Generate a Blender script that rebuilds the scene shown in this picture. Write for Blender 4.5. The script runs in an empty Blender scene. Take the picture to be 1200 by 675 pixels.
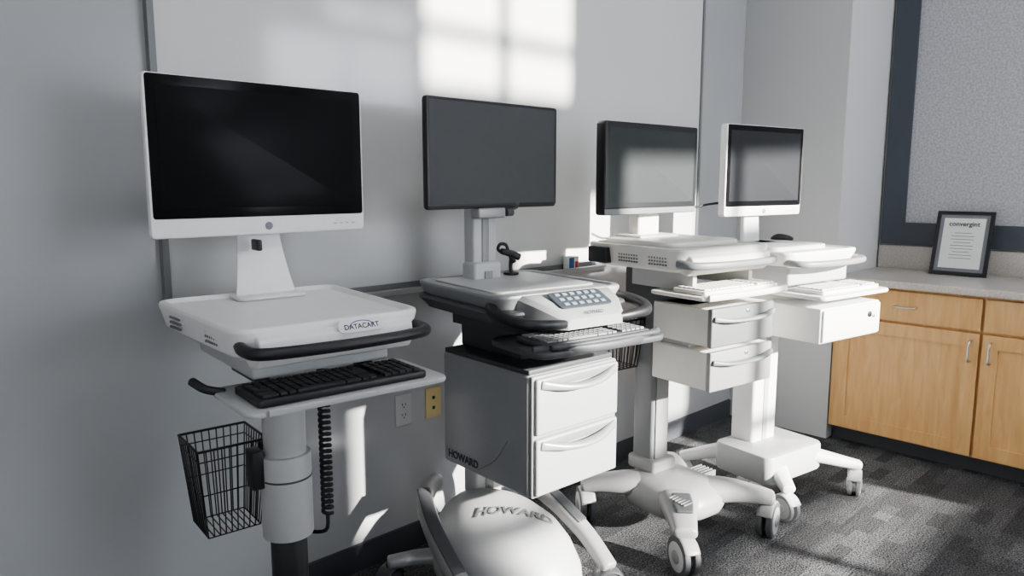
import bpy, bmesh, math, random
from mathutils import Vector, Matrix, Euler
random.seed(3)
sc=bpy.context.scene
D2R=math.pi/180
# ------------------------------------------------------------ materials
def mat(name,col,rough=.5,metal=0.,var=.04,scale=30,bump=0.,bscale=200,emis=None,es=0,coat=0,spec=None):
    m=bpy.data.materials.new(name); m.use_nodes=True; nt=m.node_tree; b=nt.nodes['Principled BSDF']
    b.inputs['Roughness'].default_value=rough; b.inputs['Metallic'].default_value=metal
    if spec is not None: b.inputs['Specular IOR Level'].default_value=spec
    if coat: b.inputs['Coat Weight'].default_value=coat; b.inputs['Coat Roughness'].default_value=.08
    tc=nt.nodes.new('ShaderNodeTexCoord'); no=nt.nodes.new('ShaderNodeTexNoise'); no.inputs['Scale'].default_value=scale
    no.inputs['Detail'].default_value=3
    nt.links.new(tc.outputs['Object'],no.inputs['Vector'])
    mx=nt.nodes.new('ShaderNodeMix'); mx.data_type='RGBA'
    c1=[max(0,c*(1-var)) for c in col]+[1]; c2=[min(1,c*(1+var)) for c in col]+[1]
    mx.inputs[6].default_value=c1; mx.inputs[7].default_value=c2
    nt.links.new(no.outputs['Fac'],mx.inputs[0]); nt.links.new(mx.outputs[2],b.inputs['Base Color'])
    if bump:
        n2=nt.nodes.new('ShaderNodeTexNoise'); n2.inputs['Scale'].default_value=bscale
        nt.links.new(tc.outputs['Object'],n2.inputs['Vector'])
        bp=nt.nodes.new('ShaderNodeBump'); bp.inputs['Strength'].default_value=bump; bp.inputs['Distance'].default_value=.002
        nt.links.new(n2.outputs['Fac'],bp.inputs['Height']); nt.links.new(bp.outputs['Normal'],b.inputs['Normal'])
    if emis: b.inputs['Emission Color'].default_value=(*emis,1); b.inputs['Emission Strength'].default_value=es
    return m
M={}
M['wall']=mat('wall_paint',(.39,.397,.405),.16,var=.06,scale=2,bump=.35,bscale=3,spec=.6)
M['wall2']=mat('pier_paint',(.54,.54,.535),.5,var=.02,scale=2,bump=.1,bscale=120)
M['board']=mat('whiteboard_enamel',(.63,.63,.62),.12,var=.03,scale=1.5,bump=.15,bscale=2.5,spec=.6)
M['ceil']=mat('ceiling_tile',(.75,.75,.74),.9,bump=.5)
M['alu']=mat('aluminium_trim',(.55,.56,.57),.35,.7)
M['darktrim']=mat('dark_trim',(.06,.065,.075),.5)
M['white']=mat('white_plastic',(.78,.78,.77),.38,bump=.08,bscale=500)
M['cream']=mat('cream_plastic',(.72,.70,.65),.42,bump=.08,bscale=500)
M['lgrey']=mat('light_grey_plastic',(.45,.455,.455),.42)
M['grey']=mat('grey_plastic',(.18,.185,.19),.45)
M['mgrey']=mat('mid_grey_plastic',(.25,.25,.245),.42)
M['silver']=mat('silver_paint',(.30,.305,.31),.38,.2)
M['dgrey']=mat('dark_grey_plastic',(.06,.062,.067),.5)
M['black']=mat('black_plastic',(.018,.018,.02),.42)
M['rubber']=mat('black_rubber',(.02,.02,.022),.65)
M['tyre']=mat('grey_tyre',(.08,.082,.087),.6)
M['bezel']=mat('gloss_black_bezel',(.008,.008,.009),.15,spec=.2)
M['scr1']=mat('screen_glass_a',(.012,.013,.014),.2,spec=.06)
M['scr2']=mat('screen_matte_hazed_b',(.085,.088,.092),.5,spec=.12)  # sun haze on this screen is painted into its grey
M['scr3']=mat('screen_matte_c',(.05,.055,.055),.3,spec=.16)
M['scr4']=mat('screen_glass_d',(.035,.037,.04),.2,spec=.2)
M['wire']=mat('wire_black',(.03,.03,.03),.4,.5)
M['key']=mat('key_black',(.022,.022,.025),.5)
M['keyg']=mat('key_grey',(.20,.205,.21),.5)
M['keyw']=mat('key_white',(.66,.65,.61),.5)
M['blue']=mat('keypad_dark',(.035,.042,.05),.4)
M['lblue']=mat('keypad_button',(.20,.235,.26),.4)
M['ink']=mat('ink_dark',(.03,.035,.05),.6)
M['paper']=mat('paper',(.70,.70,.68),.8)
M['almond']=mat('almond_plate',(.62,.50,.25),.4)
M['red']=mat('red_card',(.45,.05,.05),.5)
M['bluebox']=mat('blue_card',(.05,.12,.35),.5)
M['ledge']=mat('label_grey',(.2,.21,.23),.5)
M['chrome']=mat('brushed_steel',(.6,.6,.6),.28,1.)
# wood
def wood():
    m=bpy.data.materials.new('maple_wood'); m.use_nodes=True; nt=m.node_tree; b=nt.nodes['Principled BSDF']
    tc=nt.nodes.new('ShaderNodeTexCoord'); mp=nt.nodes.new('ShaderNodeMapping'); mp.inputs['Scale'].default_value=(6,9,1.2)
    w=nt.nodes.new('ShaderNodeTexNoise'); w.inputs['Scale'].default_value=4; w.inputs['Detail'].default_value=8; w.inputs['Distortion'].default_value=.6
    r=nt.nodes.new('ShaderNodeValToRGB'); r.color_ramp.elements[0].position=.3; r.color_ramp.elements[1].position=.72
    r.color_ramp.elements[0].color=(.58,.33,.135,1); r.color_ramp.elements[1].color=(.70,.44,.20,1)
    nt.links.new(tc.outputs['Object'],mp.inputs[0]); nt.links.new(mp.outputs[0],w.inputs['Vector']); nt.links.new(w.outputs['Fac'],r.inputs[0])
    nt.links.new(r.outputs[0],b.inputs['Base Color']); b.inputs['Roughness'].default_value=.38
    return m
M['wood']=wood()
def speck(name,c1,c2,scale,rough):
    m=bpy.data.materials.new(name); m.use_nodes=True; nt=m.node_tree; b=nt.nodes['Principled BSDF']
    tc=nt.nodes.new('ShaderNodeTexCoord'); n=nt.nodes.new('ShaderNodeTexNoise'); n.inputs['Scale'].default_value=scale; n.inputs['Detail'].default_value=6
    r=nt.nodes.new('ShaderNodeValToRGB'); r.color_ramp.elements[0].position=.4; r.color_ramp.elements[1].position=.6
    r.color_ramp.elements[0].color=(*c1,1); r.color_ramp.elements[1].color=(*c2,1)
    nt.links.new(tc.outputs['Object'],n.inputs['Vector']); nt.links.new(n.outputs['Fac'],r.inputs[0]); nt.links.new(r.outputs[0],b.inputs['Base Color'])
    b.inputs['Roughness'].default_value=rough; return m
M['laminate']=speck('counter_laminate',(.46,.42,.38),(.58,.54,.50),160,.35)
M['fabric']=speck('tackboard_fabric',(.36,.36,.38),(.48,.48,.50),90,.95)
def carpet():
    m=bpy.data.materials.new('carpet_tiles'); m.use_nodes=True; nt=m.node_tree; b=nt.nodes['Principled BSDF']; N=nt.nodes.new; Lk=nt.links.new
    tc=N('ShaderNodeTexCoord')
    def br(sc_,bw,rh,off):
        mp=N('ShaderNodeMapping'); mp.inputs['Location'].default_value=off; Lk(tc.outputs['Object'],mp.inputs[0])
        t=N('ShaderNodeTexBrick'); t.inputs['Scale'].default_value=sc_; t.inputs['Brick Width'].default_value=bw; t.inputs['Row Height'].default_value=rh
        t.inputs['Mortar Size'].default_value=0; t.inputs['Color1'].default_value=(.42,.42,.43,1); t.inputs['Color2'].default_value=(1,1,1,1); t.inputs['Bias'].default_value=-.1
        Lk(mp.outputs[0],t.inputs['Vector']); return t
    a=br(1,.17,.06,(0,0,0)); c=br(1,.305,.15,(.13,.2,0))
    n=N('ShaderNodeTexNoise'); n.inputs['Scale'].default_value=150; n.inputs['Detail'].default_value=3; Lk(tc.outputs['Object'],n.inputs['Vector'])
    mm=N('ShaderNodeMix'); mm.data_type='RGBA'; mm.blend_type='MULTIPLY'; mm.inputs[0].default_value=.6; Lk(a.outputs['Color'],mm.inputs[6]); Lk(c.outputs['Color'],mm.inputs[7])
    m2=N('ShaderNodeMix'); m2.data_type='RGBA'; m2.blend_type='MULTIPLY'; m2.inputs[0].default_value=1; Lk(mm.outputs[2],m2.inputs[6])
    r=N('ShaderNodeValToRGB'); r.color_ramp.elements[0].position=.38; r.color_ramp.elements[1].position=.66
    r.color_ramp.elements[0].color=(.02,.021,.024,1); r.color_ramp.elements[1].color=(.27,.27,.275,1)
    Lk(n.outputs['Fac'],r.inputs[0]); Lk(r.outputs[0],m2.inputs[7]); Lk(m2.outputs[2],b.inputs['Base Color'])
    b.inputs['Roughness'].default_value=.95
    bp=N('ShaderNodeBump'); bp.inputs['Strength'].default_value=.8; bp.inputs['Distance'].default_value=.006; Lk(n.outputs['Fac'],bp.inputs['Height']); Lk(bp.outputs['Normal'],b.inputs['Normal'])
    return m
M['carpet']=carpet()
# ------------------------------------------------------------ geometry helpers
def finish(name,bm,m,parent=None,loc=(0,0,0),rot=(0,0,0),smooth=True,ang=42):
    bmesh.ops.recalc_face_normals(bm,faces=bm.faces)
    me=bpy.data.meshes.new(name); bm.to_mesh(me); bm.free()
    me.materials.append(M[m] if isinstance(m,str) else m)
    if smooth:
        for p in me.polygons: p.use_smooth=True
        try: me.set_sharp_from_angle(angle=ang*D2R)
        except Exception: pass
    o=bpy.data.objects.new(name,me); bpy.context.collection.objects.link(o)
    o.location=loc; o.rotation_euler=[a*D2R for a in rot]
    if parent: o.parent=parent
    return o
def bev(bm,b,seg=3):
    if b>0:
        es=[e for e in bm.edges if len(e.link_faces)==2 and e.calc_face_angle(0)>.6]
        bmesh.ops.bevel(bm,geom=es,offset=b,segments=seg,affect='EDGES',profile=.5,clamp_overlap=True)
def addbox(bm,cx,cy,cz,sx,sy,sz):
    vs=[bm.verts.new((cx+i*sx/2,cy+j*sy/2,cz+k*sz/2)) for i in(-1,1) for j in(-1,1) for k in(-1,1)]
    for f in((0,1,3,2),(4,6,7,5),(0,4,5,1),(2,3,7,6),(0,2,6,4),(1,5,7,3)): bm.faces.new([vs[i] for i in f])
def box(name,c,s,m,parent=None,b=.004,loc=(0,0,0),rot=(0,0,0)):
    bm=bmesh.new(); addbox(bm,*c,*s); bmesh.ops.recalc_face_normals(bm,faces=bm.faces); bev(bm,b)
    return finish(name,bm,m,parent,loc,rot)
def boxes(name,L,m,parent=None,b=0,loc=(0,0,0),rot=(0,0,0)):
    bm=bmesh.new()
    for q in L: addbox(bm,*q)
    bmesh.ops.recalc_face_normals(bm,faces=bm.faces)
    if b: bev(bm,b,1)
    return finish(name,bm,m,parent,loc,rot,smooth=False)
def rrect(w,d,r,cx=0,cy=0,n=6):
    r=min(r,w/2-1e-4,d/2-1e-4); out=[]
    for (sx,sy,a0) in((1,1,0),(-1,1,90),(-1,-1,180),(1,-1,270)):
        for i in range(n+1):
            a=(a0+90*i/n)*D2R; out.append((cx+sx*(w/2-r)+r*math.cos(a),cy+sy*(d/2-r)+r*math.sin(a)))
    return out
def loft(name,rings,m,parent=None,loc=(0,0,0),rot=(0,0,0),ang=42):
    bm=bmesh.new(); prev=None; R=[]
    for r in rings: R.append([bm.verts.new(p) for p in r])
    n=len(R[0])
    for a,b in zip(R,R[1:]):
        for i in range(n): bm.faces.new((a[i],a[(i+1)%n],b[(i+1)%n],b[i]))
    bm.faces.new(R[0]); bm.faces.new(R[-1])
    return finish(name,bm,m,parent,loc,rot,ang=ang)
def rz(o,z): return [(x,y,z) for x,y in o]
def slab(name,w,d,r,z0,z1,m,parent=None,cx=0,cy=0,b=.006,loc=(0,0,0),rot=(0,0,0),taper=0):
    return loft(name,[rz(rrect(w-2*b-2*taper,d-2*b-2*taper,r,cx,cy),z0),rz(rrect(w-2*taper-b*.6,d-2*taper-b*.6,r,cx,cy),z0+b*.3),rz(rrect(w-2*taper,d-2*taper,r,cx,cy),z0+b),
        rz(rrect(w,d,r,cx,cy),z1-b),rz(rrect(w-b*.6,d-b*.6,r,cx,cy),z1-b*.3),rz(rrect(w-2*b,d-2*b,r,cx,cy),z1)],m,parent,loc,rot)
def deck(name,w,d,r,z0,z1,m,parent,cx=0,cy=0,rim=.014,dip=.010,taper=.012,loc=(0,0,0),rot=(0,0,0),tf=1.0):
    b=.006
    def rz(o,z): return [(cx+(x-cx)*(1+(tf-1)*(.5-(y-cy)/d)),y,z) for x,y in o]
    return loft(name,[rz(rrect(w-2*taper-.03,d-2*taper-.03,r,cx,cy),z0),rz(rrect(w-2*taper,d-2*taper,r,cx,cy),z0+.012),rz(rrect(w,d,r,cx,cy),z1-.012),
        rz(rrect(w,d,r,cx,cy),z1-b),rz(rrect(w-b*.6,d-b*.6,r,cx,cy),z1-b*.3),rz(rrect(w-b*2,d-b*2,r,cx,cy),z1),
        rz(rrect(w-2*rim,d-2*rim,r*.8,cx,cy),z1),rz(rrect(w-2*rim-2*dip,d-2*rim-2*dip,r*.7,cx,cy),z1-dip)],m,parent,loc,rot,ang=30)
def prism(name,pts,x0,x1,m,parent=None,b=.003,loc=(0,0,0),rot=(0,0,0)):
    bm=bmesh.new(); a=[bm.verts.new((x0,y,z)) for y,z in pts]; c=[bm.verts.new((x1,y,z)) for y,z in pts]; n=len(pts)
    for i in range(n): bm.faces.new((a[i],a[(i+1)%n],c[(i+1)%n],c[i]))
    bm.faces.new(a); bm.faces.new(c); bmesh.ops.recalc_face_normals(bm,faces=bm.faces); bev(bm,b)
    return finish(name,bm,m,parent,loc,rot)
def cyl(name,p0,p1,r,m,parent=None,n=28,b=.003,r2=None,loc=(0,0,0),rot=(0,0,0)):
    p0=Vector(p0);p1=Vector(p1); ax=(p1-p0); L=ax.length; q=ax.to_track_quat('Z','Y'); r2=r if r2 is None else r2
    b=min(b,L/3,r/2)
    R=[]
    for (zz,rr) in((0,r-b),(b*.3,r-b*.3),(b,r),(L-b,r2),(L-b*.3,r2-b*.3),(L,r2-b)):
        R.append([p0+q@Vector((rr*math.cos(2*math.pi*i/n),rr*math.sin(2*math.pi*i/n),zz)) for i in range(n)])
    return loft(name,R,m,parent,loc,rot)
def catmull(P,k=6):
    P=[tuple(p) for p in P]; out=[]
    for i in range(len(P)-1):
        a=P[max(i-1,0)];b=P[i];c=P[i+1];d=P[min(i+2,len(P)-1)]
        for j in range(k):
            t=j/k; out.append(tuple(.5*((2*b[q])+(-a[q]+c[q])*t+(2*a[q]-5*b[q]+4*c[q]-d[q])*t*t+(-a[q]+3*b[q]-3*c[q]+d[q])*t**3) for q in range(len(b))))
    out.append(P[-1]); return out
def limb(name,P,m,parent=None,k=6,n=20,e=2.6,smooth=True,loc=(0,0,0),rot=(0,0,0),up=(0,0,1)):
    Q=catmull(P,k) if smooth and len(P)>2 else P
    R=[]; N=len(Q)
    def ring(c,T,w,h):
        S=T.cross(Vector(up)); S=S.normalized() if S.length>1e-4 else Vector((1,0,0)); U=S.cross(T).normalized(); o=[]
        for i in range(n):
            a=2*math.pi*i/n; ca,sa=math.cos(a),math.sin(a)
            o.append(c+S*(math.copysign(abs(ca)**(2/e),ca)*w/2)+U*(math.copysign(abs(sa)**(2/e),sa)*h/2))
        return o
    for i,q in enumerate(Q):
        c=Vector(q[:3]); T=(Vector(Q[min(i+1,N-1)][:3])-Vector(Q[max(i-1,0)][:3])).normalized()
        if i==0:
            s=min(q[3],q[4])*.18
            R.append(ring(c-T*s,T,q[3]*.6,q[4]*.6)); R.append(ring(c-T*s*.6,T,q[3]*.88,q[4]*.88))
        R.append(ring(c,T,q[3],q[4]))
        if i==N-1:
            s=min(q[3],q[4])*.18
            R.append(ring(c+T*s*.6,T,q[3]*.88,q[4]*.88)); R.append(ring(c+T*s,T,q[3]*.6,q[4]*.6))
    return loft(name,R,m,parent,loc,rot,ang=50)
def tube(name,P,r,m,parent=None,k=5,n=10,smooth=True,loc=(0,0,0),rot=(0,0,0)):
    return limb(name,[(*p,2*r,2*r) for p in P],m,parent,k,n,2.0,smooth,loc,rot,up=(.13,.21,.97))
def wires(name,segs,r,m,parent=None,loc=(0,0,0),rot=(0,0,0),n=6):
    bm=bmesh.new()
    for a,b in segs:
        a=Vector(a);b=Vector(b); q=(b-a).to_track_quat('Z','Y')
        A=[bm.verts.new(a+q@Vector((r*math.cos(2*math.pi*i/n),r*math.sin(2*math.pi*i/n),0))) for i in range(n)]
        B=[bm.verts.new(b+q@Vector((r*math.cos(2*math.pi*i/n),r*math.sin(2*math.pi*i/n),0))) for i in range(n)]
        for i in range(n): bm.faces.new((A[i],A[(i+1)%n],B[(i+1)%n],B[i]))
        bm.faces.new(A); bm.faces.new(B)
    return finish(name,bm,m,parent,loc,rot)
def text(name,body,size,m,parent,loc,rot,ext=.0006,align='CENTER',shear=0,bold=0):
    cu=bpy.data.curves.new(name,'FONT'); cu.body=body; cu.size=size; cu.extrude=ext; cu.align_x=align; cu.align_y='CENTER'; cu.shear=shear; cu.offset=bold
    t=bpy.data.objects.new(name+'_c',cu); bpy.context.collection.objects.link(t)
    dg=bpy.context.evaluated_depsgraph_get(); me=bpy.data.meshes.new_from_object(t.evaluated_get(dg))
    bpy.data.objects.remove(t); me.materials.clear(); me.materials.append(M[m])
    o=bpy.data.objects.new(name,me); bpy.context.collection.objects.link(o); o.location=loc; o.rotation_euler=[a*D2R for a in rot]; o.parent=parent
    return o
def empty(name,loc,yaw=0):
    e=bpy.data.objects.new(name,None); bpy.context.collection.objects.link(e); e.location=loc; e.rotation_euler=(0,0,yaw*D2R); e.empty_display_size=.1; return e
def dots(name,x,y0,z0,ny,nz,dy,dz,r,parent,m='ink',yaw=0):
    bm=bmesh.new()
    for i in range(ny):
        for j in range(nz):
            xx=x+math.tan(yaw*D2R)*i*dy
            c=[bm.verts.new((xx,y0+i*dy+r*math.cos(a*math.pi/4),z0+j*dz+r*math.sin(a*math.pi/4))) for a in range(8)]
            d=[bm.verts.new((v.co.x+.006,v.co.y,v.co.z)) for v in c]
            bm.faces.new(c); bm.faces.new(d)
            for k in range(8): bm.faces.new((c[k],c[(k+1)%8],d[(k+1)%8],d[k]))
    return finish(name,bm,m,parent,smooth=False)
def caster(p,i,x,y,r,head,wm='lgrey',tm='tyre',hm='mgrey',top=None):
    a=head*D2R; dx,dy=math.cos(a),math.sin(a); sx,sy=-dy,dx
    t=r*.34
    for s in(-1,1):
        c0=Vector((x+sx*s*.008,y+sy*s*.008,r)); c1=Vector((x+sx*s*(.008+t),y+sy*s*(.008+t),r))
        cyl(f'caster_{i}_tyre_{(s+3)//2}',c0,c1,r,tm,p,32,.005)
        c2=Vector((x+sx*s*(.010+t),y+sy*s*(.010+t),r)); cyl(f'caster_{i}_hub_{(s+3)//2}',c0,c2,r*.78,wm,p,32,.003)
        c3=Vector((x+sx*s*(.014+t),y+sy*s*(.014+t),r)); cyl(f'caster_{i}_cap_{(s+3)//2}',c0,c3,r*.36,hm,p,24,.003)
    P=[]
    for k in range(7):
        b=(20+k*22)*D2R; rr=r*1.04
        P.append((x+dx*rr*math.cos(b),y+dy*rr*math.cos(b),r+rr*math.sin(b),.05+.01,.012))
    limb(f'caster_{i}_hood',P,hm,p,2,12)
    cyl(f'caster_{i}_stem',(x,y,r*1.0),(x,y,top or 2*r+.03),.014,hm,p,16)
def keyboard(name,w,d,loc,rot,bm_='black',km='key',parent=None,depth=.016):
    e=empty(name,loc); e.rotation_euler=[a*D2R for a in rot]
    if parent: e.parent=parent
    slab('keyboard_case',w,d,.01,0,depth,bm_,e,b=.003)
    L=[]; rows=6; m_=.012; nd=(d-2*m_)/rows
    for r_ in range(rows):
        n=20; kw=(w-2*m_)/n; y=d/2-m_-nd*(r_+.5); x=-w/2+m_; i=0
        while i<n:
            if i in(14,) : i+=1; continue
            k=1
            if r_==5 and i==4: k=6
            elif r_==5 and i in(0,10): k=2
            elif r_ in(3,4) and i==0: k=2
            elif r_ in (2,3,4) and i==12: k=2
            L.append((x+(i+k/2)*kw,y,depth+.003,kw*k-.0035,nd-.0035,.006)); i+=k
    boxes('keys',L,km,e,b=.001)
    return e
def monitor(name,loc,yaw,w,h,bez,chin,shell,bezm,scr,t=.035,chinm=None,outer=.006,logo=False,tilt=0):
    e=empty(name,loc,yaw); e.rotation_euler=(tilt*D2R,0,yaw*D2R)
    slab('shell',w,h,.012,-t,0,shell,e,b=.005,rot=(90,0,0),loc=(0,0,0))
    slab('back_bulge',w*.72,h*.66,.04,-.03-t+.001,-t+.006,shell,e,b=.01,rot=(90,0,0),taper=.0)
    slab('bezel',w-2*outer,h-chin-2*outer+ (outer if chin>.02 else 0),.008,-.006,.0018,bezm,e,b=.0012,rot=(90,0,0),cy=chin/2)
    slab('screen',w-2*outer-2*bez,h-chin-2*outer-2*bez,.002,-.004,.0024,scr,e,b=.0004,rot=(90,0,0),cy=chin/2)
    if chinm: slab('chin_panel',w-2*outer,chin,.004,-.004,.0022,chinm,e,b=.001,rot=(90,0,0),cy=-h/2+chin/2+.002)
    if logo:
        cyl('logo',(0,0,-h/2+chin/2),(0,-.002,-h/2+chin/2),.011,'ledge',e,20,.0005)
        boxes('touch_icons',[(w/2-.1+i*.02,-.0015,-h/2+chin*.5,.008,.001,.002) for i in range(4)],'ledge',e)
    return e
# ------------------------------------------------------------ room
XW0,XW1,YW=-2.6,4.56,-4.7; CH=4.2
box('floor',((XW0+XW1)/2,YW/2,-.05),(XW1-XW0+.4,-YW+.4,.1),'carpet',b=0)
box('ceiling',((XW0+XW1)/2,YW/2,CH+.05),(XW1-XW0+.4,-YW+.4,.1),'ceil',b=0)
box('wall_back',((XW0+XW1)/2,.06,CH/2),(XW1-XW0+.4,.12,CH),'wall',b=0)
box('wall_right',(XW1+.06,YW/2,CH/2),(.12,-YW+.24,CH),'wall2',b=0)
box('wall_left',(XW0-.06,YW/2,CH/2),(.12,-YW+.24,CH),'wall2',b=0)
box('wall_pier',(4.265,-.297,CH/2),(.59,.594,CH),'wall2',b=0)
boxes('baseboard_back',[((XW0+3.96)/2,-.006,.05,3.96-XW0,.012,.10)],'darktrim')
# openings: x0,x1,z0,z1
WL=2.26
wins=[(-2.2,-.9,.9,2.5),(WL,4.48,.50,2.60),(3.05,4.48,2.68,3.08),(2.58,3.44,3.42,4.06)]
segs=[]
def wseg(a,b,z0,z1): segs.append(((a+b)/2,YW-.08,(z0+z1)/2,b-a,.16,z1-z0))
wseg(XW0,-2.2,0,CH); wseg(-2.2,-.9,0,.9); wseg(-2.2,-.9,2.5,CH); wseg(-.9,WL,0,CH); wseg(4.48,XW1,0,CH)
wseg(WL,4.48,0,.50); wseg(WL,4.48,2.60,2.68); wseg(WL,3.05,2.68,3.08); wseg(WL,4.48,3.08,3.42); wseg(WL,2.58,3.42,4.06); wseg(3.44,4.48,3.42,4.06); wseg(WL,4.48,4.06,CH)
boxes('wall_front',segs,'wall2')
for i,(a,b,z0,z1) in enumerate(wins):
    f=[(a+.02,YW-.06,(z0+z1)/2,.04,.05,z1-z0),(b-.02,YW-.06,(z0+z1)/2,.04,.05,z1-z0),((a+b)/2,YW-.06,z0+.02,b-a-.08,.05,.04),((a+b)/2,YW-.06,z1-.02,b-a-.08,.05,.04)]
    f.append(((a+b)/2,YW-.06,(z0+z1)/2,.055,.049,z1-z0-.08))
    if i==3: f.append(((a+b)/2,YW-.06,3.66,b-a-.08,.048,.045))
    if i==1:
        for zz,hh in((1.42,.10),(1.14,.16),(.80,.06),(1.80,.06)): f.append(((a+b)/2,YW-.06,zz,b-a-.08,.048,hh))
    boxes(f'window_{i+1}',f,'alu')
# whiteboard
wb=empty('whiteboard',(0,0,0))
box('writing_surface',(2.115,-.012,2.13),(2.77,.02,2.2),'board',wb,b=.001)
boxes('edge_frame',[(.735,-.014,2.13,.018,.028,2.2),(3.495,-.014,2.13,.018,.028,2.2),(2.115,-.014,1.035,2.77,.028,.02)],'grey',wb)
prism('marker_tray',[(0,1.01),(-.07,1.01),(-.085,1.03),(-.078,1.032),(-.066,1.02),(-.02,1.02),(0,1.028)],1.15,2.75,'lgrey',wb,b=0)
mb=empty('marker_box',(2.44,-.05,1.0215))
box('carton',(0,0,.03),(.07,.03,.06),'paper',mb,b=.001); box('carton_band',(-.012,-.0005,.032),(.032,.031,.045),'bluebox',mb,b=.0005); box('carton_stripe',(.022,-.0005,.022),(.02,.031,.03),'red',mb,b=.0005)
for nm,x,mm in(('wall_outlet',1.555,'lgrey'),('wall_plate',1.695,'almond')):
    e=empty(nm,(x,-.001,.56)); slab('plate',.072,.118,.004,-.002,.006,mm,e,rot=(90,0,0),b=.002)
    if nm=='wall_outlet': boxes('slots',[(s*.007,-.0065,zz,.002,.002,.009) for s in(-1,1) for zz in(.022,-.018)]+[(0,-.0065,zz-.011,.004,.002,.004) for zz in(.022,-.018)],'ink',e); 
    else: boxes('slots',[(0,-.0065,.02,.012,.002,.012),(0,-.0065,-.02,.012,.002,.012)],'ink',e)
for i,(x,y) in enumerate(((.3,-2.6),(2.7,-2.6))):
    e=empty('ceiling_fill_light',(x,y,CH)); box('fill_frame',(0,0,-.02),(1.24,.64,.04),'white',e)  # added fill light, out of view, built as a ceiling panel
    box('fill_panel',(0,0,-.042),(1.16,.56,.006),mat('fill_glow',(.9,.9,.9),.5,emis=(.97,.985,1),es=8.0),e,b=0)
# ------------------------------------------------------------ cabinets
XF=3.95; YC0=-.6; YC1=-3.4
cab=empty('base_cabinet',(0,0,0))
box('carcass',((XF+.02+XW1)/2,(YC0+YC1)/2,.48),(XW1-XF-.022,YC0-YC1-.004,.79),'wood',cab,b=0)
box('toe_kick',((XF+.08+XW1)/2,(YC0+YC1)/2,.043),(XW1-XF-.082,YC0-YC1-.004,.086),'darktrim',cab,b=0)
u=.675; y=YC0-.02
k=0
while y-u>YC1:
    yc=y-u/2; wdt=u-.012; k+=1
    box(f'drawer_front_{k}',(XF+.01,yc,.785),(.02,wdt,.155),'wood',cab,b=.003)
    z0,z1=.095,.695; fr=.065
    boxes(f'door_{k}_frame',[(XF+.01,yc,z0+fr/2,.02,wdt,fr),(XF+.01,yc,z1-fr/2,.02,wdt,fr),(XF+.01,yc-wdt/2+fr/2,(z0+z1)/2,.0199,fr,z1-z0-2*fr),(XF+.01,yc+wdt/2-fr/2,(z0+z1)/2,.0199,fr,z1-z0-2*fr)],'wood',cab)
    box(f'door_{k}_panel',(XF+.014,yc,(z0+z1)/2),(.012,wdt-2*fr+.004,z1-z0-2*fr+.004),'wood',cab,b=0)
    s=-1 if k%2 else 1
    hy=yc+s*(wdt/2-.035)
    tube(f'door_{k}_pull',[(XF,hy,.56),(XF-.028,hy,.565),(XF-.03,hy,.61),(XF-.028,hy,.655),(XF,hy,.66)],.005,'chrome',cab)
    tube(f'drawer_{k}_pull',[(XF,yc-.05,.785),(XF-.028,yc-.045,.785),(XF-.03,yc,.785),(XF-.028,yc+.045,.785),(XF,yc+.05,.785)],.005,'chrome',cab)
    y-=u+.002
ct=empty('countertop',(0,0,0))
box('counter_slab',((XF-.03+XW1)/2,(YC0+YC1)/2,.895),(XW1-XF+.026,YC0-YC1-.004,.038),'laminate',ct,b=.006)
box('backsplash',(XW1-.012,(YC0+YC1)/2,.98),(.02,YC0-YC1-.004,.134),'laminate',ct,b=.003)
tb=empty('tackboard',(0,0,0)); ya,yb,za,zb=-.61,-3.2,1.055,2.95; fw=.125
boxes('board_frame',[(XW1-.015,(ya+yb)/2,za+fw/2,.03,ya-yb,fw),(XW1-.015,(ya+yb)/2,zb-fw/2,.03,ya-yb,fw),(XW1-.0151,ya-fw/2,(za+zb)/2,.03,fw,zb-za-2*fw),(XW1-.0151,yb+fw/2,(za+zb)/2,.03,fw,zb-za-2*fw)],mat('slate_frame',(.07,.078,.095),.55),tb)
box('board_fabric',(XW1-.009,(ya+yb)/2,(za+zb)/2),(.014,ya-yb-2*fw+.01,zb-za-2*fw+.01),'fabric',tb,b=0)
cf=empty('framed_certificate',(4.40,-1.055,.916)); cf.rotation_euler=(0,14*D2R,0)
w_,h_=.27,.345
boxes('frame',[(0,0,.009,.016,w_,.018),(0,0,h_-.009,.016,w_,.018),(0,w_/2-.009,h_/2,.0159,.018,h_-.036),(0,-w_/2+.009,h_/2,.0159,.018,h_-.036)],'black',cf)
box('mat_board',(.001,0,h_/2),(.006,w_-.03,h_-.03),'ledge',cf,b=0)
box('certificate_paper',(-.003,0,h_/2),(.003,w_-.075,h_-.075),'paper',cf,b=0)
text('title','convergint',.034,'ink',cf,(-.0050,0,h_*.80),(90,0,-90),bold=.0006)
boxes('lines',[(-.0048,0,h_*.66-i*.017,.0006,w_*(.40 if i%3 else .3),.003) for i in range(9)],'grey',cf)
tube('easel_leg',[(.008,0,.2),(.05,0,-.012+.0)],.004,'black',cf)
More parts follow.
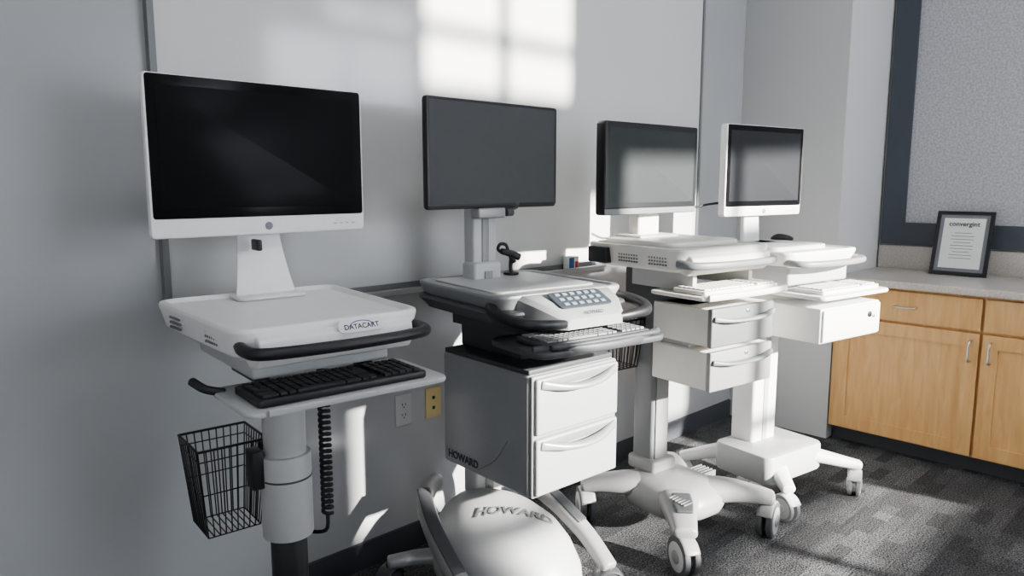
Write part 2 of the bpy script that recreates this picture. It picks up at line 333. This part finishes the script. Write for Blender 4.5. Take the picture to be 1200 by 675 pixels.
# ============================================================ CART 1
c=empty('medical_computer_cart',(.865,-.50,0),-5)
deck('work_surface',.50,.55,.045,1.025,1.10,'white',c,cy=.012,tf=.90)
dots('vent_dots',-.2245,-.13,1.048,6,3,.012,.012,.0032,c,'grey',-5)
dots('vent_dots_rear',-.2405,.10,1.048,6,3,.012,.012,.0032,c,'grey',-5)
prism('front_fascia',[(-.24,1.09),(-.283,1.075),(-.29,1.04),(-.27,1.015),(-.22,1.005),(-.17,1.03)],-.185,.185,'white',c,b=.006)
box('under_chassis',(0,.0,1.0),(.34,.38,.06),'lgrey',c,b=.008)
tube('grab_handle',[(-.205,-.225,1.06),(-.212,-.28,1.058),(-.18,-.325,1.056),(0,-.342,1.056),(.18,-.325,1.056),(.212,-.28,1.058),(.205,-.225,1.06)],.0135,'black',c)
slab('badge',.115,.030,.014,0,.002,'paper',c,loc=(.05,-.283,1.082),rot=(62,0,0),b=.0006)
text('badge_text','DATACART',.0165,'ink',c,(.05,-.2855,1.081),(62,0,0),bold=.0003)
tube('badge_arc',[(.02,-.2850,1.083),(.03,-.281,1.090),(.05,-.279,1.093),(.07,-.281,1.090),(.08,-.2850,1.083)],.0012,'bluebox',c,n=6)
slab('keyboard_tray',.48,.25,.03,.935,.948,'lgrey',c,cy=-.235,b=.004)
prism('tray_lip',[(-.352,.936),(-.366,.938),(-.368,.950),(-.360,.952),(-.352,.947)],-.20,.20,'lgrey',c,b=.001)
boxes('tray_rails',[(-.13,-.06,.970,.02,.20,.05),(.13,-.06,.970,.02,.20,.05)],'dgrey',c)
limb('mouse_bracket',[(-.22,-.15,.945,.018,.018),(-.255,-.14,.955,.018,.018),(-.275,-.11,.97,.018,.018)],'black',c)
k1=keyboard('keyboard',.40,.15,(0,0,0),(0,0,0)); k1.parent=c; k1.location=(-.01,-.262,.949)
cx=-.03
cyl('column_upper',(cx,0,.70),(cx,0,1.0),.053,'lgrey',c,36)
cyl('column_collar',(cx,0,.50),(cx,0,.72),.064,'lgrey',c,36)
cyl('column_ring',(cx,0,.655),(cx,0,.66),.066,'dgrey',c,36)
cyl('column_inner',(cx,0,.12),(cx,0,.51),.046,'black',c,36)
box('power_clip',(cx-.075,.01,.69),(.03,.05,.10),'black',c)
P=[]
for i in range(26*8):
    a=i/8*2*math.pi; P.append((.062+.013*math.cos(a),-.04+.013*math.sin(a),.94-i/(26*8)*.40))
tube('coiled_cord',P,.0050,'rubber',c,k=1,n=6)
tube('cord_tail',[(.062,-.04,.535),(.06,-.03,.49),(.04,.03,.47),(.0,.05,.50)],.005,'rubber',c)
def basket(p,x0,x1,y0,y1,z0,z1,n,name='wire_basket',r=.0022):
    S=[]; ins=.02
    def rect(xa,xb,ya_,yb_,z): return [((xa,ya_,z),(xb,ya_,z)),((xb,ya_,z),(xb,yb_,z)),((xb,yb_,z),(xa,yb_,z)),((xa,yb_,z),(xa,ya_,z))]
    for t in (0,.12,.5,1): 
        i=ins*t; S+=rect(x0+i,x1-i,y0+i,y1-i,z1-(z1-z0)*t)
    for j in range(n+1):
        f=j/n; xt=x0+(x1-x0)*f; xb=x0+ins+(x1-x0-2*ins)*f
        for (yt,yb_) in((y0,y0+ins),(y1,y1-ins)): S.append(((xt,yt,z1),(xb,yb_,z0)))
        S.append(((xb,y0+ins,z0),(xb,y1-ins,z0)))
    for j in range(n+1):
        f=j/n; yt=y0+(y1-y0)*f; yb_=y0+ins+(y1-y0-2*ins)*f
        for (xt,xb) in((x0,x0+ins),(x1,x1-ins)): S.append(((xt,yt,z1),(xb,yb_,z0)))
    wires(name,S,r,'wire',p)
    wires(name+'_rim',rect(x0,x1,y0,y1,z1),r*2,'wire',p)
basket(c,-.220,-.045,.085,.255,.495,.735,9,r=.0017)
box('basket_bracket',(cx-.01,.07,.70),(.05,.07,.05),'black',c)
slab('base_hub',.22,.26,.08,.09,.16,'dgrey',c,b=.02)
for i,(x,y) in enumerate(((-.24,-.26),(.24,-.26),(-.24,.24),(.24,.24))):
    limb(f'base_leg_{i+1}',[(0,0,.125,.08,.06),(x*.5,y*.5,.125,.07,.05),(x,y,.115,.05,.04)],'dgrey',c)
    caster(c,i+1,x,y,.045,35*i,'dgrey','rubber','dgrey',.12)
limb('monitor_stand_neck',[(.025,.225,1.094,.17,.012),(.025,.245,1.16,.145,.012),(.025,.268,1.26,.12,.012),(.025,.272,1.40,.11,.012)],'white',c,up=(0,1,.01),e=5)
slab('monitor_stand_foot',.19,.10,.02,1.091,1.10,'white',c,cx=.025,cy=.215,b=.003)
box('webcam_clip',(0,.215,1.235),(.014,.05,.03),'black',c)
monitor('computer_monitor',(.922,-.285,1.465),0,.61,.405,.022,.046,'white','bezel','scr1',t=.022,logo=True)
# ============================================================ CART 2
c=empty('medical_computer_cart',(1.72,-.45,0),-3)
R=[]
dcx=-.10; RX,RY=.215,.31
prof=((.06,.90,0),(.075,.97,0),(.11,1.0,0),(.16,.98,0),(.22,.90,.01),(.265,.78,.02),(.30,.60,.035),(.322,.38,.05),(.330,.14,.06))
for (z,s,f) in prof:
    R.append([(dcx+RX*s*math.cos(a),-.04+f+RY*s*math.sin(a),z) for a in [2*math.pi*i/56 for i in range(56)]])
loft('dome_base',R,'lgrey',c,ang=60)
def dome_z(x,y):
    for i in range(len(prof)-1,0,-1):
        z1_,s1,f1=prof[i]; z0_,s0,f0=prof[i-1]
        for k in range(11):
            t=k/10; zz=z1_+(z0_-z1_)*t; s=s1+(s0-s1)*t; f=f1+(f0-f1)*t
            if ((x-dcx)/(RX*s))**2+((y+.04-f)/(RY*s))**2<=1: return zz
    return .06
tt=text('base_lettering','HOWARD',.056,'grey',c,(0,0,0),(0,0,0),bold=.0012,shear=.2)
ca,sa=math.cos(-42*D2R),math.sin(-42*D2R)
for v in tt.data.vertices:
    x,y=v.co.x,v.co.y; X_=dcx-.01+x*ca-y*sa; Y_=-.10+x*sa+y*ca
    v.co=(X_,Y_,dome_z(X_,Y_)+.004+(.001 if v.co.z>0 else 0))
for s in(-1,1):
    q=dcx
    limb(f'bumper_arm_{(s+3)//2}',[(q+s*.08,.24,.34,.05,.06),(q+s*.18,.17,.34,.06,.06),(q+s*.245,.02,.28,.06,.065),(q+s*.270,-.15,.19,.06,.06),(q+s*.255,-.29,.11,.06,.05)],'mgrey',c)
    limb(f'bumper_pad_{(s+3)//2}',[(q+s*.19,.16,.368,.045,.010),(q+s*.247,.02,.312,.045,.010),(q+s*.272,-.15,.221,.045,.010)],'dgrey',c)
    limb(f'rear_leg_{(s+3)//2}',[(q+s*.12,.12,.12,.07,.05),(q+s*.22,.17,.125,.06,.045),(q+s*.30,.21,.12,.05,.04)],'silver',c)
caster(c,1,dcx-.30,.21,.05,20,'dgrey','rubber','dgrey',.12); caster(c,2,dcx+.30,.21,.05,120,'dgrey','rubber','dgrey',.12)
caster(c,3,dcx-.255,-.29,.05,60,'dgrey','rubber','dgrey',.11); caster(c,4,dcx+.255,-.29,.05,150,'dgrey','rubber','dgrey',.11)
box('column',(-.03,.16,.70),(.12,.075,.86),'lgrey',c,b=.01)
box('column_groove',(-.03,.121,.70),(.035,.004,.80),'mgrey',c,b=.001)
box('upper_mast',(-.02,.18,1.22),(.105,.055,.30),'lgrey',c,b=.008)
box('mast_slot',(-.02,.151,1.19),(.03,.004,.20),'mgrey',c,b=.001)
cyl('arm_pivot',(-.06,.14,1.33),(.11,.14,1.33),.022,'dgrey',c)
box('vesa_arm',(.03,.15,1.36),(.16,.05,.05),'silver',c,b=.006)
box('hinge_clamp',(-.02,.135,1.30),(.12,.05,.035),'silver',c,b=.006)
cyl('arm_knob',(.055,.13,1.300),(.085,.13,1.300),.014,'dgrey',c)
X0=.005; bw,bd=.385,.44; by=-.04; z0,z1=.44,.83
box('cabinet_body',(X0,by,(z0+z1)/2),(bw,bd,z1-z0),'silver',c,b=.012)
box('cabinet_lid',(X0,by,z1+.006),(bw-.01,bd-.01,.016),'dgrey',c,b=.004)
fy=by-bd/2
box('front_surround',(X0,fy-.004,(z0+z1)/2),(bw-.006,.016,z1-z0-.006),'mgrey',c,b=.006)
M['lg2']=mat('drawer_grey_plastic',(.33,.335,.34),.42)
for nm,a,b_ in(('drawer_upper',.645,.82),('drawer_lower',.452,.632)):
    box(nm,(X0,fy-.016,(a+b_)/2),(bw-.02,.022,b_-a),'lg2',c,b=.007)
for nm,zc in(('pull_upper',.79),('pull_lower',.600)):
    limb(nm,[(X0-.165,fy-.028,zc+.012,.012,.028),(X0-.08,fy-.05,zc-.002,.03,.022),(X0,fy-.058,zc-.006,.036,.02),(X0+.08,fy-.05,zc-.002,.03,.022),(X0+.165,fy-.028,zc+.012,.012,.028)],'silver',c)
    box(nm+'_recess',(X0,fy-.0275,zc+.012),(.30,.004,.022),'grey',c,b=.001)
text('side_lettering','HOWARD',.036,'ink',c,(X0-bw/2-.0006,by+.11,.475),(90,0,-90),bold=.0008)
tube('side_swoosh',[(X0-bw/2,by+.03,.46),(X0-bw/2,by-.06,.52),(X0-bw/2,by-.12,.60)],.0015,'grey',c,n=6)
box('column_top_block',(0,.02,.90),(.22,.32,.12),'dgrey',c,b=.01)
boxes('tray_slides',[(-.17,-.06,.955,.02,.38,.035),(.17,-.06,.955,.02,.38,.035)],'dgrey',c)
d=empty('deck_group',(-.01,0,0),-6); d.parent=c
slab('lower_shell',.52,.54,.06,.985,1.03,'dgrey',d,cy=-.02,taper=.02,b=.01)
deck('work_surface',.50,.52,.05,1.02,1.075,'silver',d,cy=-.005,rim=.02,dip=.006)
slab('raised_pad',.40,.40,.03,1.068,1.074,'lgrey',d,cy=.02,b=.002)
def noseRing(y,w,zt,zb): return [(x,y,z) for x,z in((-w/2,zb),(-w/2,zt-.012),(-w/2+.012,zt),(w/2-.012,zt),(w/2,zt-.012),(w/2,zb))]
loft('console_nose',[noseRing(-.22,.36,1.07,1.0),noseRing(-.27,.36,1.072,.995),noseRing(-.33,.32,1.055,.99),noseRing(-.385,.25,1.03,.985),noseRing(-.405,.21,1.015,.985)],'silver',d,ang=30)
slab('keypad_panel',.20,.085,.015,0,.004,'blue',d,loc=(.0,-.330,1.0575),rot=(24,0,0),b=.001)
boxes('keypad_buttons',[(-.07+i*.028,-.026+j*.026,.0045,.016,.011,.003) for i in range(6) for j in range(3)],'lblue',d,loc=(.0,-.330,1.0575),rot=(24,0,0))
text('nose_lettering','HOWARD',.016,'ink',d,(0,-.396,1.028),(58,0,0))
for s in(-1,1):
    limb(f'hand_grip_{(s+3)//2}',[(s*.235,-.20,1.035,.03,.035),(s*.262,-.26,1.03,.03,.035),(s*.262,-.33,1.02,.034,.034),(s*.225,-.385,1.01,.034,.032),(s*.15,-.395,1.005,.034,.028),(s*.09,-.385,1.0,.03,.025)],'black',d)
slab('keyboard_tray',.50,.27,.05,.925,.945,'dgrey',d,cy=-.33,b=.006)
limb('tray_edge',[(-.24,-.42,.945,.02,.028),(-.12,-.458,.943,.022,.028),(0,-.47,.942,.022,.028),(.12,-.458,.943,.022,.028),(.24,-.42,.945,.02,.028)],'dgrey',d)
k2=keyboard('keyboard',.40,.15,(0,0,0),(0,0,0),'dgrey','keyg'); k2.parent=d; k2.location=(-.01,-.365,.946)
limb('wrist_rest',[(-.20,-.452,.955,.022,.016),(0,-.460,.955,.022,.016),(.20,-.452,.955,.022,.016)],'dgrey',d)
monitor('computer_monitor',(1.728,-.335,1.495),0,.60,.357,.009,.006,'black','black','scr2',t=.022,outer=.002,chinm=None)
s_=empty('barcode_scanner',(1.83,-.30,1.0745),-30)
cyl('stand_base',(0,0,0),(0,0,.008),.028,'black',s_,24,.002)
tube('stand_stem',[(0,0,.008),(0,.005,.03),(.0,.0,.055)],.007,'black',s_)
limb('scanner_head',[(-.035,0,.085,.026,.022),(.0,0,.075,.028,.026),(.03,0,.062,.024,.026)],'black',s_)
limb('scanner_grip',[(0,0,.07,.02,.022),(.01,0,.045,.018,.02)],'black',s_)
tube('scanner_ring',[(-.03,0,.078),(-.048,0,.092),(-.04,0,.11),(-.02,0,.108),(-.012,0,.09)],.006,'black',s_)
# ============================================================ CART 3
c=empty('medical_computer_cart',(2.46,-.60,0),-8)
Lg=[(-.25,-.28),(.25,-.28),(-.25,.25),(.25,.25)]
R=[]
for (z,s) in((.10,.82),(.115,.95),(.14,1.0),(.175,.98),(.205,.86),(.222,.66),(.228,.40)):
    R.append([(x*s,y*s,z) for x,y in rrect(.34,.40,.14,n=10)])
loft('base_cover',R,'mgrey',c,ang=60)
for i,(x,y) in enumerate(Lg):
    limb(f'base_leg_{i+1}',[(x*.25,y*.3,.17,.18,.10),(x*.55,y*.55,.178,.14,.085),(x*.85,y*.85,.17,.105,.065),(x*1.03,y*1.03,.16,.09,.05)],'mgrey',c)
    caster(c,i+1,x,y,.070,[70,20,60,130][i],'lgrey','tyre','mgrey',.16)
limb('foot_pad',[(-.13,-.155,.228,.07,.012),(-.17,-.20,.219,.075,.012),(-.205,-.24,.208,.06,.012)],'dgrey',c,e=4)
boxes('foot_pad_ribs',[(-.168,-.195+j*.014,.2255-j*-.0012,.05,.005,.004) for j in range(-2,4)],'grey',c)
boxes('side_ribs',[(.16,.02-j*.018,.20,.08,.006,.03) for j in range(5)],'grey',c)
box('column_foot',(0,.12,.245),(.14,.15,.06),'mgrey',c,b=.015)
box('column',(0,.13,.66),(.105,.11,.80),'grey',c,b=.015)
box('column_face',(0,.072,.60),(.07,.006,.66),'mgrey',c,b=.002)
X0,by=.075,-.10
M['dfront']=mat('drawer_front_grey',(.17,.175,.18),.4)
for i,(a,b_) in enumerate(((.81,.95),(.645,.79))):
    box(f'drawer_box_{i+1}',(X0,by,(a+b_)/2),(.365,.27,b_-a),'cream',c,b=.008)
    box(f'drawer_{i+1}_front',(X0,by-.142,(a+b_)/2),(.367,.022,b_-a+.004),'dfront' if i==0 else 'mgrey',c,b=.006)
    limb(f'drawer_{i+1}_pull',[(X0-.175,by-.158,b_-.035,.012,.02),(X0-.08,by-.175,b_-.045,.03,.014),(X0+.08,by-.175,b_-.045,.03,.014),(X0+.175,by-.158,b_-.035,.012,.02)],'mgrey' if i==0 else 'dfront',c)
    cyl(f'drawer_{i+1}_lock',(X0+.02,by-.15,b_-.02),(X0+.02,by-.158,b_-.02),.008,'chrome',c)
box('drawer_hanger',(X0,by+.04,.80),(.32,.14,.30),'lgrey',c,b=.004)
box('neck_block',(0,.10,1.0),(.20,.2,.14),'dgrey',c,b=.01)
dx=-.02
deck('work_surface',.51,.50,.05,1.09,1.175,'cream',c,cx=dx,cy=0,rim=.016,dip=.006,taper=.010)
slab('raised_top',.40,.36,.04,1.168,1.19,'cream',c,cx=dx,cy=.03,b=.008)
dots('vent_dots',-.2525+dx,-.03,1.115,8,3,.013,.012,.0034,c,'grey')
dots('vent_dots_side',-.2525+dx,-.17,1.115,7,3,.013,.012,.0034,c,'grey')
prism('front_fascia',[(-.22,1.165),(-.265,1.145),(-.27,1.105),(-.24,1.08),(-.20,1.09)],-.22+dx,.22+dx,'cream',c,b=.006)
limb('grab_handle',[(-.24+dx,-.22,1.125,.03,.03),(-.22+dx,-.28,1.12,.03,.028),(-.10+dx,-.315,1.12,.026,.026),(.10+dx,-.315,1.12,.026,.026),(.22+dx,-.28,1.12,.03,.028),(.24+dx,-.22,1.125,.03,.03)],'grey',c)
slab('keyboard_tray',.47,.27,.03,1.0,1.014,'cream',c,cy=-.19,b=.004)
limb('tray_lip',[(-.22,-.325,1.012,.016,.024),(0,-.335,1.012,.016,.024),(.22,-.325,1.012,.016,.024)],'cream',c)
boxes('tray_rails',[(-.16,-.06,1.05,.02,.30,.07),(.16,-.06,1.05,.02,.30,.07)],'lgrey',c)
k3=keyboard('keyboard',.42,.15,(0,0,0),(0,0,0),'cream','keyw'); k3.parent=c; k3.location=(0,-.225,1.0145)
basket(c,-.26,-.06,.12,.28,.66,.86,8)
box('basket_bracket',(-.06,.15,.83),(.05,.05,.04),'grey',c)
box('mast',(-.03,.17,1.27),(.12,.06,.30),'cream',c,b=.01)
box('mount_foot',(-.03,.15,1.185),(.22,.14,.03),'cream',c,b=.008)
box('cable_box',(-.27,.16,1.13),(.05,.10,.06),'black',c)
monitor('computer_monitor',(2.408,-.50,1.455),-3,.565,.345,.020,.022,'black','black','scr3',t=.045,chinm='grey',outer=.003)
# ============================================================ CART 4
c=empty('medical_computer_cart',(3.06,-.68,0),-9)
Lg=[(-.17,-.25),(.31,-.27),(-.24,.25),(.26,.27)]
slab('battery_box',.40,.30,.04,.12,.25,'lgrey',c,cx=0,cy=-.03,b=.015)
for i,(x,y) in enumerate(Lg):
    limb(f'base_leg_{i+1}',[(x*.2,y*.2,.19,.12,.07),(x*.55,y*.55,.18,.09,.06),(x*.85,y*.85,.155,.07,.05),(x*1.04,y*1.04,.14,.06,.04)],'white',c)
    caster(c,i+1,x,y,.055,[80,30,60,130][i],'white','lgrey','white',.14)
box('column',(-.01,.05,.62),(.17,.12,.80),'white',c,b=.015)
box('column_groove',(-.01,-.0115,.62),(.03,.004,.74),'lgrey',c,b=.001)
box('drawer_case',(0,-.24,.85),(.42,.28,.14),'white',c,b=.006)
box('drawer_face',(0,-.384,.85),(.405,.012,.125),'white',c,b=.004)
cyl('drawer_lock',(.12,-.388,.87),(.12,-.396,.87),.012,'black',c); cyl('drawer_lock_b',(.15,-.388,.86),(.15,-.394,.86),.007,'chrome',c)
dots('case_vents',-.2105,-.16,.875,2,2,.03,.02,.005,c,'grey')
box('case_hanger',(0,-.06,.93),(.24,.20,.16),'white',c,b=.006)
slab('keyboard_tray',.48,.30,.03,.955,.972,'white',c,cy=-.26,b=.005)
k4=keyboard('keyboard',.40,.14,(0,0,0),(0,0,0),'white','keyw'); k4.parent=c; k4.location=(0,-.31,.9725)
box('mid_shell',(0,-.05,1.03),(.42,.36,.08),'lgrey',c,b=.012)
deck('work_surface',.50,.44,.05,1.07,1.13,'white',c,cy=-.04,rim=.016,dip=.006)
slab('raised_top',.38,.30,.04,1.122,1.142,'white',c,cy=0,b=.006)
limb('grab_handle',[(-.22,-.22,1.09,.03,.028),(-.20,-.30,1.085,.03,.026),(0,-.33,1.085,.028,.026),(.20,-.30,1.085,.03,.026),(.22,-.22,1.09,.03,.028)],'mgrey',c)
dots('vent_dots',-.2475,-.14,1.085,8,2,.012,.013,.0032,c,'grey')
limb('monitor_stand_neck',[(0,.12,1.12,.12,.03),(0,.125,1.2,.11,.028),(0,.13,1.36,.10,.025)],'white',c,up=(0,1,.01),e=5)
slab('monitor_stand_foot',.20,.14,.02,1.128,1.142,'white',c,cy=.10,b=.003)
monitor('computer_monitor',(3.12,-.60,1.455),-9,.545,.395,.020,.040,'white','bezel','scr4',logo=True)
ms=empty('computer_mouse',(3.27,-.62,1.1315),20)
limb('shell',[(0,-.045,.012,.04,.02),(0,-.02,.017,.056,.032),(0,.02,.019,.058,.036),(0,.045,.012,.04,.02)],'black',ms)
cb=empty('video_cable',(0,0,0))
tube('cable',[(2.70,-.46,1.33),(2.78,-.45,1.30),(2.87,-.47,1.31),(2.95,-.52,1.32)],.005,'black',cb)
# ------------------------------------------------------------ light
sun=bpy.data.lights.new('sun','SUN'); sun.energy=18; sun.angle=.02; sun.color=(1,.965,.91)
so=bpy.data.objects.new('sun',sun); bpy.context.collection.objects.link(so); so.location=(5,-9,6)
so.rotation_euler=Vector((-.20,1.0,-.36)).to_track_quat('-Z','Y').to_euler()
w=bpy.data.worlds.new('world'); sc.world=w; w.use_nodes=True; bg=w.node_tree.nodes['Background']; bg.inputs[0].default_value=(.86,.92,1,1); bg.inputs[1].default_value=5.5
# ------------------------------------------------------------ camera
F=860.0; P=8.1*D2R; A=46*D2R
cam=bpy.data.cameras.new('camera'); o=bpy.data.objects.new('camera',cam); bpy.context.collection.objects.link(o)
cam.sensor_width=36; cam.lens=F/1200*36; cam.clip_start=.02; o.location=(0,-2.2,1.4)
o.rotation_euler=(math.pi/2-P,0,A-math.pi/2); sc.camera=o
sc.view_settings.view_transform='AgX'
sc.view_settings.look='AgX - Medium High Contrast'
sc.view_settings.exposure=0.5
